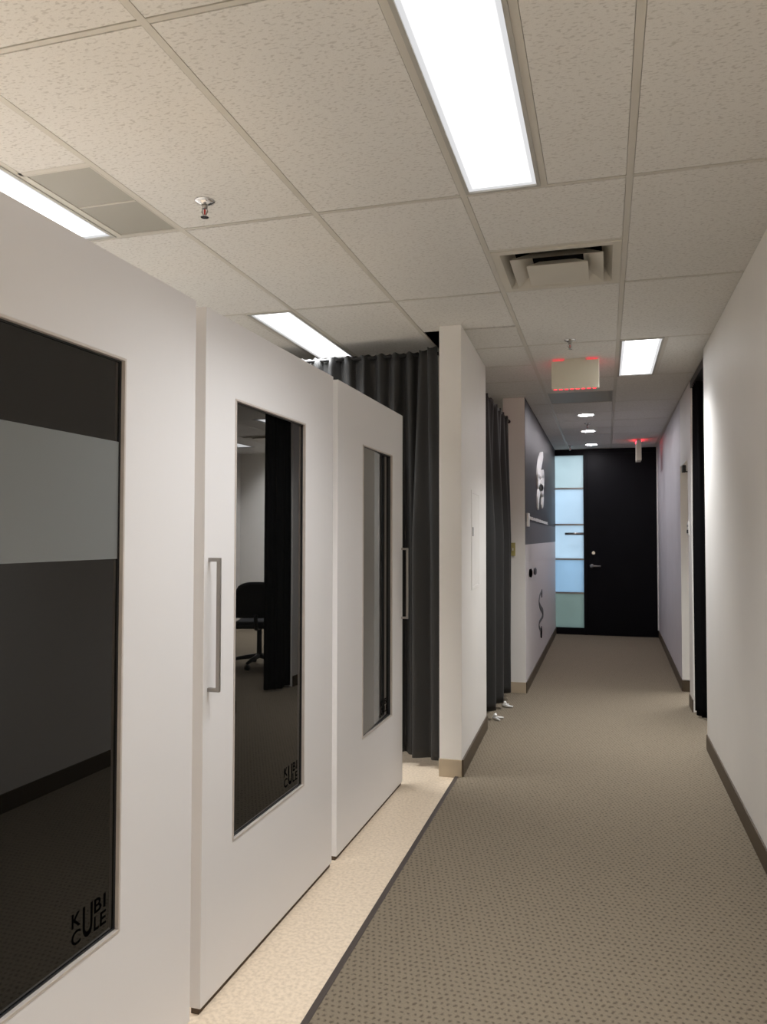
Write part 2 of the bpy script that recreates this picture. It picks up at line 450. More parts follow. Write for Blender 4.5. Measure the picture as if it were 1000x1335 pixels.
# far return grille
sub(0, 3, 1)
cells.append((GX(0), GX(1), GY(3), GY(3) + TW)); bars.append((GX(0), GX(1), GY(3) + TW - W2, GY(3) + TW + W2))
RET_FAR = (GX(0), GX(1), GY(3) + TW, GY(4))
# missing piece of tile beside the pier
sub(-1, 1, 1)
cells.append((GX(-1), GX(0), GY(1), 4.815)); cells.append((-0.99, GX(0), 4.815, GY(2)))
# side room fittings
half(3, 4, True)
half(5, 5, False)
sub(4, 5, 1)
cells.append((GX(4), GX(5), GY(5) + TW, GY(6))); bars.append((GX(4), GX(5), GY(5) + TW - W2, GY(5) + TW + W2))
DIFF2 = ((GX(4) + GX(5)) / 2, GY(5) + 0.5 * TW)
for k in range(-5, 7):
    for j in range(-6, 8):
        x0, x1, y0, y1 = max(GX(k), -3.4), min(GX(k + 1), 3.55), max(GY(j), -4.0), min(GY(j + 1), FAR)
        if x1 - x0 < 0.02 or y1 - y0 < 0.02 or (k, j) in special: continue
        if k == -1 and j >= 2:                        # two-foot tiles in the strip by the curtains
            ym = GY(j) + TW
            if ym < y1:
                cells.append((x0, x1, y0, ym)); cells.append((x0, x1, ym, y1)); bars.append((x0, x1, ym - W2, ym + W2)); continue
        if k in (0, 1) and j >= 4 and GY(j) + TW < y1:
            ym = GY(j) + TW
            cells.append((x0, x1, y0, ym)); cells.append((x0, x1, ym, y1)); bars.append((x0, x1, ym - W2, ym + W2)); continue
        cells.append((x0, x1, y0, y1))
bm = bmesh.new()
for x0, x1, y0, y1 in cells:
    g = 0.0135
    box(bm, x0 + g, x1 - g, y0 + g, y1 - g, H + 0.001, H + 0.02)      # tegular face between the bars
    box(bm, x0 + 0.004, x1 - 0.004, y0 + 0.004, y1 - 0.004, H + 0.012, H + 0.026)
ceil = struct('ceiling', bm, M['tile'])
bm = bmesh.new()
for k in range(-5, 8):
    x = GX(k)
    if -3.4 < x < 3.55: box(bm, x - W2, x + W2, -4.0, FAR, H + 0.0, H + 0.010)
for j in range(-6, 9):
    y = GY(j)
    if -4 < y < FAR: box(bm, -3.4, 3.55, y - W2 * 0.7, y + W2 * 0.7, H + 0.0006, H + 0.010)
for x0, x1, y0, y1 in bars: box(bm, x0, x1, y0, y1, H + 0.0008, H + 0.010)
struct('ceiling_grid', bm, M['grid'], parent=ceil)

# ------------------------------------------------------------------ troffers
lab = ['long fluorescent ceiling light over the corridor, largest and nearest',
       'fluorescent ceiling light above the second cubicle door, ending at the grey curtain',
       'short-looking fluorescent ceiling light right of the exit sign box',
       'fluorescent ceiling light above the first cubicle door beside a small return grille',
       'fluorescent ceiling light above the office chair in the side room',
       'fluorescent ceiling light by the far corner of the side room']
def make_light():
    t = thing('ceiling_light', lab[0], 'ceiling light', (0, 0, H), 0, 'fluorescent ceiling lights')
    bm = bmesh.new(); w, l = 0.1524 - 0.012, 0.6096 - 0.010
    hring(bm, (-w, w, -l, l), (-w + 0.014, w - 0.014, -l + 0.014, l - 0.014), -0.003, 0.012)
    box(bm, -w, -w + 0.004, -l, l, 0.012, 0.11); box(bm, w - 0.004, w, -l, l, 0.012, 0.11)
    box(bm, -w, w, -l, -l + 0.004, 0.012, 0.11); box(bm, -w, w, l - 0.004, l, 0.012, 0.11)
    box(bm, -w, w, -l, l, 0.11, 0.114)
    obj('housing', bm, M['fixture'], t)
    bm = bmesh.new(); box(bm, -w + 0.0142, w - 0.0142, -l + 0.0142, l - 0.0142, 0.003, 0.007)
    obj('lens', bm, M['lens'], t)
    return t
l0 = make_light(); l0.location = (lights[0][0], lights[0][1], H)
for i, (x, y) in enumerate(lights[1:], 1):
    dup(l0, (x, y, H), lab[i])

# area lamps: one under each troffer lens, plus unseen ones added for brightness
def lamp(x, y, power=1.0, sx=0.20, sy=1.08):
    d = bpy.data.lights.new('troffer_or_fill_lamp', 'AREA'); d.shape = 'RECTANGLE'; d.size = sx; d.size_y = sy
    d.energy = LAMP * math.pi * 0.28 * 1.18 * power; d.color = (0.97, 0.985, 1.0); d.spread = math.radians(108)
    o = bpy.data.objects.new('troffer_or_fill_lamp', d); COL.objects.link(o); o.location = (x, y, H - 0.006)
for x, y in lights: lamp(x, y, 1.5 if (x > 0 and y < 7) else 1.0)
lamp(0.25, -0.75, 1.7)  # unseen lamp added to brighten the lower part of the nearest door
lamp(2.3, 8.3, 0.7); lamp(2.9, 10.35, 2.4); lamp(1.7, 10.35, 2.4)  # extra lamps added to brighten the side room and its end wall
for x, y in ((-0.36, -1.8), (-2.9, -2.2), (-2.9, 0.4), (-2.9, 3.6), (-1.9, -1.0), (-2.4, 9.5)): lamp(x, y, 1.7 if x < -2.5 else 1.0)  # unseen lamps added to lift ceiling and wall brightness, positions guessed

# return grilles
def grille(name, r, label, cat, seam=False):
    x0, x1, y0, y1 = r; cx, cy = (x0 + x1) / 2, (y0 + y1) / 2; w, l = (x1 - x0) / 2 - 0.013, (y1 - y0) / 2 - 0.012
    t = thing(name, label, cat, (cx, cy, H))
    bm = bmesh.new(); hring(bm, (-w, w, -l, l), (-w + 0.006, w - 0.006, -l + 0.006, l - 0.006), 0.0, 0.012)
    if seam: box(bm, -w + 0.012, w - 0.012, -0.003, 0.003, 0.0, 0.006)
    obj('frame', bm, M['grid'], t)
    obj('perforated_panel', B((-w + 0.006, w - 0.006, -l + 0.006, l - 0.006, 0.003, 0.008)), M['perf'], t)
grille('return_grille', RET_SMALL, 'small grey perforated return panel beside the light over the first cubicle door', 'air vent', True)
grille('return_grille', RET_FAR, 'dark grey perforated return grille in the ceiling just beyond the exit sign box', 'air vent')

# four-way stepped diffuser
def diffuser(c, label):
    t = thing('ceiling_diffuser', label, 'air vent', (c[0], c[1], H), 0)
    bm = bmesh.new(); w = 0.292
    hring(bm, (-w, w, -w, w), (-w + 0.04, w - 0.04, -w + 0.04, w - 0.04), -0.004, 0.010)
    obj('frame', bm, M['diffuser'], t, bevel=0.002)
    bm = bmesh.new()
    def frustum(a, b, za, zb, th=0.002):
        for s in (0, th):
            A = [bm.verts.new((x, y, za + s)) for x, y in ((-a, -a), (a, -a), (a, a), (-a, a))]
            Bv = [bm.verts.new((x, y, zb + s)) for x, y in ((-b, -b), (b, -b), (b, b), (-b, b))]
            for k in range(4): bm.faces.new((A[k], A[(k + 1) % 4], Bv[(k + 1) % 4], Bv[k]))
    frustum(0.252, 0.205, -0.002, 0.07)
    obj('throat', bm, M['diffuser'], t)
    bm = bmesh.new(); frustum(0.212, 0.120, -0.016, 0.040)
    obj('louvre', bm, M['diffuser'], t)
    bm = bmesh.new()
    vs = [bm.verts.new((x, y, -0.030 if y > 0 else -0.020)) for x, y in ((-0.142, -0.120), (0.142, -0.120), (0.142, 0.142), (-0.142, 0.142))]
    v2 = [bm.verts.new((v.co.x * 0.6, v.co.y * 0.6, 0.015)) for v in vs]
    bm.faces.new(vs)
    for k in range(4): bm.faces.new((vs[k], vs[(k + 1) % 4], v2[(k + 1) % 4], v2[k]))
    obj('centre_plate', bm, M['diffuser'], t)
    bm = bmesh.new()
    lathe(bm, [(0.15, 0.06), (0.15, 0.20), (0.0, 0.20)], n=28)
    obj('duct_collar', bm, M['dark'], t, smooth=True)
    bm = B((-0.25, 0.25, -0.25, 0.25, 0.21, 0.22), (-0.29, -0.285, -0.29, 0.29, 0.012, 0.21), (0.285, 0.29, -0.29, 0.29, 0.012, 0.21),
           (-0.29, 0.29, -0.29, -0.285, 0.012, 0.21), (-0.29, 0.29, 0.285, 0.29, 0.012, 0.21))
    obj('plenum_box', bm, M['dark'], t)
    return t
diffuser(DIFF, 'square stepped white air diffuser in the corridor ceiling past the long light')
diffuser(DIFF2, 'square stepped air diffuser in the ceiling of the side room')

# fire sprinklers
SPR = [(-1.494, 2.674, 'chrome fire sprinkler with red bulb in the large tile above the cubicle doors'),
       (-0.213, 5.25, 'small dark fire sprinkler in front of the exit sign box'),
       (-0.181, 9.20, 'tiny dark fire sprinkler between the round ceiling downlights'),
       (-0.47, 11.40, 'tiny fire sprinkler right above the frosted glass at the corridor end')]
def make_sprinkler():
    t = thing('fire_sprinkler', SPR[0][2], 'sprinkler', (0, 0, H), 0, 'ceiling fire sprinklers')
    bm = bmesh.new(); lathe(bm, [(0.014, -0.016), (0.020, -0.013), (0.038, -0.004), (0.040, 0.0), (0.0, 0.0)], n=28)
    obj('escutcheon', bm, M['chrome'], t, smooth=True)
    bm = bmesh.new(); lathe(bm, [(0, -0.030), (0.010, -0.030), (0.012, -0.012), (0, -0.012)], n=12)
    for s in (-1, 1): tube(bm, [(s * 0.009, 0, -0.028), (s * 0.012, 0, -0.042), (s * 0.004, 0, -0.058)], 0.0025, 6)
    lathe(bm, [(0, -0.062), (0.005, -0.060), (0.005, -0.056), (0, -0.055)], n=10)
    obj('body', bm, M['steel'], t, smooth=True)
    bm = bmesh.new(); lathe(bm, [(0, -0.056), (0.003, -0.053), (0.0035, -0.036), (0, -0.030)], n=10)
    obj('bulb', bm, M['red'], t, smooth=True)
    bm = bmesh.new(); lathe(bm, [(0, -0.066), (0.016, -0.065), (0.016, -0.063), (0, -0.062)], n=16)
    obj('deflector', bm, M['chrome'], t)
    return t
s0 = make_sprinkler(); s0.location = (SPR[0][0], SPR[0][1], H)
for x, y, lb in SPR[1:]: dup(s0, (x, y, H), lb)

# recessed downlights
POT = [(-0.184, 8.56, 'nearest of the three round recessed downlights at the corridor end'),
       (-0.186, 9.88, 'middle one of the three round recessed downlights at the corridor end'),
       (-0.173, 11.34, 'farthest round recessed downlight, close to the black door')]
t = thing('recessed_downlight', POT[0][2], 'ceiling light', (POT[0][0], POT[0][1], H), 0, 'round downlights at the corridor end')
bm = bmesh.new(); lathe(bm, [(0.078, 0.006), (0.078, -0.004), (0.094, -0.004), (0.096, 0.0), (0.096, 0.004)], n=32)
obj('trim_ring', bm, M['white_plastic'], t, smooth=True)
bm = bmesh.new(); lathe(bm, [(0, -0.006), (0.05, -0.005), (0.078, 0.001), (0.078, 0.004), (0.0, 0.004)], n=32)
obj('lens', bm, M['pot_light'], t, smooth=True)
for x, y, lb in POT[1:]: dup(t, (x, y, H), lb)

# exit signs
t = thing('exit_sign', 'cream exit sign box seen from behind, red light spilling onto the ceiling', 'exit sign', (-0.20, 5.80, H))
obj('housing', B((-0.17, 0.17, 0.0, 0.045, -0.222, -0.014)), M['cream_plastic'], t, bevel=0.004)
obj('canopy', B((-0.075, 0.075, 0.004, 0.06, -0.014, 0.0)), M['cream_plastic'], t, bevel=0.002)
obj('red_legend', B((-0.155, 0.155, 0.0455, 0.048, -0.205, -0.030)), M['red_glow'], t)
for k in range(8):
    obj('light_slot', B((-0.155 + k * 0.04, -0.155 + k * 0.04 + 0.024, 0.012, 0.034, -0.2245, -0.2225)), M['red_glow'], t)
for xa in (-0.16, 0.085):
    obj('light_slot', B((xa, xa + 0.075, 0.012, 0.034, -0.0135, -0.011)), M['red_glow'], t)
t = thing('exit_sign', 'narrow exit sign hanging edge-on in front of the black door, red glow above', 'exit sign', (0.45, 11.0, H))
obj('housing', B((-0.032, 0.032, -0.16, 0.16, -0.285, -0.014)), M['cream_plastic'], t, bevel=0.004)
obj('canopy', B((-0.028, 0.028, -0.06, 0.06, -0.014, 0.0)), M['fixture'], t, bevel=0.003)
obj('red_legend', B((-0.0345, -0.0325, -0.145, 0.145, -0.034, -0.016), (0.0325, 0.0345, -0.145, 0.145, -0.034, -0.016)), M['red_strong'], t)

# ------------------------------------------------------------------ cubicle doors
def text_bm(parts, depth=0.0006):
    """parts: (string, y, z, width, height) -> letters standing in the YZ plane facing +X"""
    bm = bmesh.new()
    for s, y, z, w, h in parts:
        cu = bpy.data.curves.new('letters', 'FONT'); cu.body = s; cu.size = 1.0; cu.offset = 0.012
        o = bpy.data.objects.new('letters', cu); COL.objects.link(o)
        dg = bpy.context.evaluated_depsgraph_get()
        me = bpy.data.meshes.new_from_object(o.evaluated_get(dg))
        xs = [v.co.x for v in me.vertices]; ys = [v.co.y for v in me.vertices]
        ax, bx, ay, by = min(xs), max(xs), min(ys), max(ys)
        for v in me.vertices:
            v.co = Vector((depth, y + (v.co.x - ax) / max(bx - ax, 1e-6) * w, z + (v.co.y - ay) / max(by - ay, 1e-6) * h))
        bm.from_mesh(me); bpy.data.objects.remove(o); bpy.data.meshes.remove(me); bpy.data.curves.remove(cu)
    return bm

def cubicle_door(p0, p1, wy0, wy1, handle_y, label, pane_tilt=0.0, band=False, zt=2.186):
    """p0,p1 plan points of the corridor face (near, far); wy = window span along the door"""
    d = Vector((p1[0] - p0[0], p1[1] - p0[1])); W = d.length; rz = math.atan2(-d.x, d.y)
    t = thing('cubicle_door', label, 'door', (p0[0], p0[1], 0.0), rz, 'white cubicle doors')
    z0, z1 = 0.452, 1.928
    bm = bmesh.new(); ring(bm, (0, W, 0.018, zt), (wy0, wy1, z0, z1), -0.042, 0.0)
    obj('door_leaf', bm, M['door_white'], t, bevel=0.0025)
    bm = bmesh.new(); ring(bm, (wy0 + 0.0002, wy1 - 0.0002, z0 + 0.0002, z1 - 0.0002), (wy0 + 0.007, wy1 - 0.007, z0 + 0.007, z1 - 0.007), -0.022, 0.0025)
    obj('window_frame', bm, M['alu'], t, bevel=0.001)
    bm = bmesh.new(); ring(bm, (wy0 + 0.0068, wy1 - 0.0068, z0 + 0.0068, z1 - 0.0068), (wy0 + 0.0105, wy1 - 0.0105, z0 + 0.0105, z1 - 0.0105), -0.0225, -0.0085)
    obj('gasket', bm, M['black_plastic'], t)
    g = B((-0.0175, -0.0125, wy0 + 0.008, wy1 - 0.008, z0 + 0.008, z1 - 0.008))
    cy = (wy0 + wy1) / 2
    if pane_tilt:
        bmesh.ops.rotate(g, cent=(-0.015, cy, 0), matrix=Matrix.Rotation(pane_tilt, 3, 'Z'), verts=g.verts[:])
    gp = obj('glass_pane', g, M['glass'], t)
    if band:
        b = obj('frosted_band', B((-0.0124, -0.0118, wy0 + 0.008, wy1 - 0.008, 1.405, 1.709)), M['frost_band'], gp)
        b['label'] = 'grey frosted privacy stripe'
    y = wy1 - 0.167; w = 0.022; z = 0.490
    tx = text_bm([('K', y, z + 0.042, 0.032, 0.034), ('C', y, z, 0.032, 0.034), ('U', y + 0.040, z, 0.036, 0.076),
                  ('B', y + 0.082, z + 0.042, 0.028, 0.034), ('I', y + 0.118, z + 0.042, 0.008, 0.034),
                  ('L', y + 0.082, z, 0.020, 0.034), ('E', y + 0.106, z, 0.022, 0.034)])
    for v in tx.verts: v.co.x = -0.0120
    if pane_tilt:
        bmesh.ops.rotate(tx, cent=(-0.015, cy, 0), matrix=Matrix.Rotation(pane_tilt, 3, 'Z'), verts=tx.verts[:])
    obj('lettering', tx, M['decal_black'], gp)
    if handle_y is not None:
        h = obj('handle', B((0.029, 0.041, handle_y - 0.006, handle_y + 0.006, 0.978, 1.396)), M['steel'], t, bevel=0.0015)
        for zz in (0.984, 1.390):
            obj('post', B((-0.0005, 0.031, handle_y - 0.006, handle_y + 0.006, zz - 0.006, zz + 0.006)), M['steel'], h, bevel=0.001)
    bm = B((-0.034, -0.008, 0.004, W - 0.004, 0.0, 0.0185))  # dark brown floor strip, also standing in for the gap's shadow
    obj('gap_shadow_strip', bm, M['carpet_shadow'], t)
    return t
cubicle_door((-1.215, 0.965), (-1.1985, 2.100), 0.195, 0.785, 0.040, 'nearest white cubicle door, its dark window crossed by a grey frosted stripe', band=True)
cubicle_door((-1.1975, 2.160), (-1.1745, 3.278), 0.196, 0.800, 0.030, 'middle white cubicle door, steel pull on near edge, chair mirrored in its window')
cubicle_door((-1.1735, 3.340), (-1.1585, 4.462), 0.365, 0.900, 1.100, 'farthest white cubicle door, handle on its far edge beside the grey curtain', pane_tilt=0.030)

# ------------------------------------------------------------------ curtains
def curtain(name, label, path, ztop, zbot, m, lam=0.11, amp_t=0.012, amp_b=0.04, rod_z=None, seed=1, group=None, ruffle=True, cat='curtain', parent=None):
    """path: plan polyline the curtain hangs along; folds are waves across it. zbot may be a function of u."""
    rnd = random.Random(seed)
    P = [Vector(p) for p in path]; Ls = [0]
    for a, b in zip(P, P[1:]): Ls.append(Ls[-1] + (b - a).length)
    T = Ls[-1]; n = max(24, int(T / 0.008)); nz = 40
    ph = [rnd.uniform(0, 6.28) for _ in range(6)]
    def at(s):
        for i in range(len(P) - 1):
            if s <= Ls[i + 1] or i == len(P) - 2:
                d = (P[i + 1] - P[i]).normalized(); return P[i] + d * (s - Ls[i]), Vector((-d.y, d.x))
    bm = bmesh.new(); g = []
    for j in range(nz + 1):
        v = j / nz; row = []
        for i in range(n + 1):
            s = T * i / n; u = i / n
            p, nn = at(s)
            zt = ztop(u) if callable(ztop) else ztop
            zb = zbot(u) if callable(zbot) else zbot
            vv = v
            z = zt + (zb - zt) * vv
            w1 = math.sin(2 * math.pi * s / lam + ph[0] + 0.9 * math.sin(s * 7 + ph[1]))
            w2 = math.sin(2 * math.pi * s / (lam * 2.3) + ph[2] + 0.7 * math.sin(s * 4 + ph[3]) + 0.5 * v)
            w3 = math.sin(2 * math.pi * s / (lam * 0.45) + ph[4])
            k = min(1, v * 2.2)
            off = w1 * (amp_t * (1 - k) + amp_b * 0.55 * k) + w2 * amp_b * 0.75 * k + w3 * 0.004 * (1 - k)
            if ruffle and v < 0.02: z += 0.006 * w3
            row.append(bm.verts.new((p.x + nn.x * off, p.y + nn.y * off, z)))
        g.append(row)
    for j in range(nz):
        for i in range(n): bm.faces.new((g[j][i], g[j][i + 1], g[j + 1][i + 1], g[j + 1][i]))
    t = thing(name, label, cat, (0, 0, 0), 0, group)
    o = obj('fabric', bm, m, t, smooth=True)
    sol = o.modifiers.new('Thickness', 'SOLIDIFY'); sol.thickness = 0.003
    return t

def rod(t, a, b, r=0.012):
    a, b = Vector(a), Vector(b); d = (b - a).normalized()
    bm = bmesh.new(); tube(bm, [a, b], r, 12); o = obj('rod', bm, M['black_plastic'], t, smooth=True)
    for q, e in ((a, d * 0.03), (b, -d * 0.03)):
        bm = bmesh.new(); tube(bm, [q, q + e], r * 1.7, 12); obj('end_bracket', bm, M['black_plastic'], o, smooth=True)
C1Y = 4.90
t = curtain('curtain', 'charcoal pleated curtain hanging between the farthest cubicle door and the white pier',
        [(-3.38, C1Y), (-1.16, C1Y), (-1.025, 4.77)], 2.672, lambda u: 0.055, M['curtain'], lam=0.105, amp_t=0.020, amp_b=0.055, seed=3)
rod(t, (-3.39, C1Y, 2.655), (-1.0, C1Y, 2.655), 0.011)
t = curtain('curtain', 'dark grey pleated curtain along the corridor between white pier and emblem wall',
        [(-0.925, 5.93), (-0.865, 7.26)], lambda u: 2.63 - 0.06 * u, lambda u: 0.072 + 0.012 * math.sin(u * 9), M['curtain'], lam=0.19, amp_t=0.016, amp_b=0.055, seed=8)
rod(t, (-0.925, 5.90, 2.612), (-0.863, 7.32, 2.55), 0.010)
t = curtain('curtain', 'black curtain bunched at the far side of the right-hand opening',
        [(0.728, 6.915), (0.728, 6.64), (0.84, 6.60)], 2.745, 0.03, M['curtain_black'], lam=0.09, amp_t=0.018, amp_b=0.022, seed=5)
obj('track', B((0.70, 0.79, 5.766, 6.929, 2.715, H - 0.0005)), M['black_plastic'], t)

# ------------------------------------------------------------------ entrance at the corridor end
FY = FAR
def pane_frame():
    bm = bmesh.new()
    box(bm, GX0, GX1, FY, FY + 0.06, 2.685, 2.774)       # head
    box(bm, GX0, GX1, FY, FY + 0.06, 0.0, 0.108)         # bottom rail
    box(bm, GX1, DX0, FY - 0.01, FY + 0.06, 0.0, 2.774)  # mullion
    box(bm, GX0 - 0.02, GX0, FY, FY + 0.06, 0.0, 2.774)
    return bm
win = struct('window_1', pane_frame(), M['black_paint'], bevel=0.002)
bars_z = [2.187, 1.645, 1.128, 0.624]
edges = [2.685] + bars_z + [0.108]
mats = ['frost_clear', 'frost_blue', 'frost_blue', 'frost_deep', 'frost_green']
for k in range(5):
    o = obj('pane', B((GX0, GX1, FY + 0.028, FY + 0.034, edges[k + 1], edges[k])), M[mats[k]], win)
for z in bars_z:
    obj('glazing_bar', B((GX0, GX1, FY + 0.012, FY + 0.045, z - 0.011, z + 0.011)), M['steel'], win)
hb = bmesh.new(); tube(hb, [(-0.57, FY - 0.05, 1.507), (-0.30, FY - 0.05, 1.507)], 0.019, 12)
tube(hb, [(-0.53, FY - 0.05, 1.507), (-0.53, FY + 0.03, 1.507)], 0.010, 8)
obj('pull_bar', hb, M['steel'], win, smooth=True)
dr = struct('door_1', B((DX0, DX1, FY + 0.005, FY + 0.05, 0.012, 2.70)), M['black_paint'], bevel=0.002)
obj('door_head', B((DX0, DX1, FY - 0.005, FY + 0.06, 2.70, 2.774)), M['black_paint'], dr)
obj('door_sill', B((DX0, DX1, FY - 0.012, FY + 0.06, 0.0, 0.012), (DX1, 0.745, FY - 0.012, FY + 0.06, 0.0, 0.107)), M['black_paint'], dr)
lk = bmesh.new(); tube(lk, [(-0.160, FY + 0.005, 1.223), (-0.160, FY - 0.022, 1.223)], [0.028, 0.024], 16)
box(lk, -0.168, -0.152, FY - 0.036, FY - 0.022, 1.203, 1.250)
obj('deadbolt', lk, M['chrome'], dr)
lv = bmesh.new(); tube(lv, [(-0.185, FY + 0.005, 1.030), (-0.185, FY - 0.018, 1.030)], 0.030, 16)
tube(lv, [(-0.185, FY - 0.015, 1.030), (-0.185, FY - 0.05, 1.030), (-0.16, FY - 0.055, 1.030), (-0.055, FY - 0.055, 1.030)], [0.012, 0.013, 0.015, 0.013], 10)
obj('lever_handle', lv, M['steel'], dr, smooth=True)
struct('trim_2', B((DX1 + 0.001, 0.752, FY - 0.012, FY + 0.06, 0.108, 2.774)), M['white_plastic'], bevel=0.002)

# doorway lining in the right wall
struct('trim_3', B((0.695, 0.805, 7.826, 7.84, 0.118, 2.145), (0.695, 0.805, 7.19, 7.826, 2.131, 2.145)), M['white_plastic'])
t = thing('doorway_block', 'small black block at the head of the right-hand doorway', 'door bracket', (0.715, 7.70, 2.131))
obj('body', B((-0.014, 0.016, -0.045, 0.045, -0.065, 0.0)), M['black_plastic'], t, bevel=0.004)  # black block filling the dark spot at the doorway head
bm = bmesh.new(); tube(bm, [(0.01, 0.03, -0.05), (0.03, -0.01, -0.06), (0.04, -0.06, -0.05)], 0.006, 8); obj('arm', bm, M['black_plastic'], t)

# ------------------------------------------------------------------ small fittings on the walls
# painted access panel on the pier's corridor face
pd = Vector((PX[1][0] - PX[0][0], PX[1][1] - PX[0][1])); prz = math.atan2(-pd.x, pd.y)
t = thing('access_panel', 'flush white painted access panel on the corridor face of the pier', 'access panel', (PX[0][0] + pd.x / pd.length * 0.42, PX[0][1] + 0.42, 1.107), prz)
bm = bmesh.new(); ring(bm, (0, 0.38, 0, 0.67), (0.022, 0.358, 0.022, 0.648), -0.001, 0.0035); obj('frame', bm, M['wall'], t, bevel=0.0015)
obj('door', B((-0.001, 0.0025, 0.026, 0.354, 0.026, 0.644)), M['wall'], t, bevel=0.0015)
obj('latch', B((0.004, 0.009, 0.032, 0.050, 0.36, 0.42)), M['grey_plastic'], t, bevel=0.001)

t = thing('light_switch', 'yellowed switch plate on the end of the emblem wall beside the curtain', 'light switch', (-0.828, 7.32, 1.345))
obj('plate', B((-0.022, 0.022, -0.014, 0.0, -0.062, 0.062)), M['yellow_plastic'], t, bevel=0.002)
obj('toggle', B((-0.005, 0.005, -0.024, -0.014, -0.012, 0.012)), M['cream_plastic'], t)
t = thing('light_switch', 'small white switch plate with two dark buttons beside the black curtain', 'light switch', (0.70, 7.135, 1.537))
obj('plate', B((-0.008, 0.0, -0.038, 0.038, -0.062, 0.062)), M['white_plastic'], t, bevel=0.002)
obj('button', B((-0.014, -0.008, -0.026, 0.026, 0.014, 0.032)), M['grey_plastic'], t)
obj('button', B((-0.016, -0.008, -0.030, 0.030, -0.042, -0.012)), M['black_plastic'], t)

# emblem on the charcoal wall: raised white strokes (plan Y, height Z on the wall face)
WX = -0.713
def stroke(bm, pts, w, x0=0.0, x1=0.018, n=14):
    """ribbon of varying width through pts (y,z), raised off the wall"""
    cs = []
    m = len(pts)
    for i in range(m - 1):
        p0, p1, p2, p3 = [Vector(pts[max(0, min(m - 1, i + d))]) for d in (-1, 0, 1, 2)]
        for k in range(n if i < m - 2 else n + 1):
            t_ = k / n
            c = 0.5 * ((2 * p1) + (-p0 + p2) * t_ + (2 * p0 - 5 * p1 + 4 * p2 - p3) * t_ ** 2 + (-p0 + 3 * p1 - 3 * p2 + p3) * t_ ** 3)
            wi = w[i] + (w[i + 1] - w[i]) * t_
            cs.append((c, wi))
    Lr, Rr = [], []
    for i, (c, wi) in enumerate(cs):
        d = (cs[min(i + 1, len(cs) - 1)][0] - cs[max(i - 1, 0)][0]).normalized(); nn = Vector((-d.y, d.x))
        Lr.append(c + nn * wi); Rr.append(c - nn * wi)
    lo = [[bm.verts.new((x, p.x, p.y)) for p in A] for x in (x0, x1) for A in (Lr, Rr)]
    a, b, c_, d_ = lo
    for i in range(len(cs) - 1):
        bm.faces.new((a[i], a[i + 1], b[i + 1], b[i])); bm.faces.new((c_[i], d_[i], d_[i + 1], c_[i + 1]))
        bm.faces.new((a[i], c_[i], c_[i + 1], a[i + 1])); bm.faces.new((b[i], b[i + 1], d_[i + 1], d_[i]))
    bm.faces.new((a[0], b[0], d_[0], c_[0])); bm.faces.new((a[-1], c_[-1], d_[-1], b[-1]))
EC = (9.0, 2.1)
rel = lambda pts, c: [(a - c[0], b - c[1]) for a, b in pts]
t = thing('wall_emblem_sign', 'raised white swirl emblem with two legs on the charcoal wall', 'wall sign', (WX - 0.001, EC[0], EC[1]))
bm = bmesh.new()
stroke(bm, rel([(9.34, 2.44), (9.06, 2.35), (8.80, 2.24), (8.67, 2.15), (8.68, 2.09), (8.80, 2.05), (8.97, 2.01)], EC), [0.03, 0.09, 0.10, 0.09, 0.085, 0.07, 0.05])
obj('swirl', bm, M['letter_white'], t)
bm = bmesh.new()
stroke(bm, rel([(9.02, 2.145), (9.16, 2.195), (9.38, 2.205), (9.40, 2.15), (9.24, 2.09), (8.97, 2.03)], EC), [0.015, 0.03, 0.06, 0.085, 0.085, 0.05])
obj('swirl', bm, M['letter_white'], t)
bm = bmesh.new()
stroke(bm, rel([(8.94, 2.03), (8.74, 1.955), (8.66, 1.88), (8.63, 1.765)], EC), [0.05, 0.065, 0.065, 0.03]); obj('leg', bm, M['letter_white'], t)
bm = bmesh.new()
stroke(bm, rel([(8.98, 2.03), (9.30, 1.985), (9.29, 1.91), (9.19, 1.815)], EC), [0.04, 0.08, 0.10, 0.03]); obj('leg', bm, M['letter_white'], t)
# illegible row of raised lettering under it
t = thing('sign_lettering', 'thin row of raised white lettering below the emblem, first letter tall', 'lettering', (WX - 0.001, 7.45, 1.6))
obj('letter', B((0.0, 0.02, 0.0, 0.12, -0.04, 0.09)), M['letter_white'], t, bevel=0.003)
rnd = random.Random(4); y = 0.17; k = 0
while y < 2.75:
    w = rnd.uniform(0.07, 0.12); h = rnd.uniform(0.026, 0.034)
    zc = 0.050 - 0.006 * y
    bm = bmesh.new(); box(bm, 0.0, 0.012, y, y + 0.04, zc - h / 2, zc + h / 2)
    prism_z = (zc + h / 2 - 0.010, zc + h / 2) if k % 2 == 0 else (zc - h / 2, zc - h / 2 + 0.010)
    box(bm, 0.0, 0.012, y + 0.0395, y + w, *prism_z)
    obj('letter', bm, M['letter_white'], t)
    y += w + 0.03; k += 1
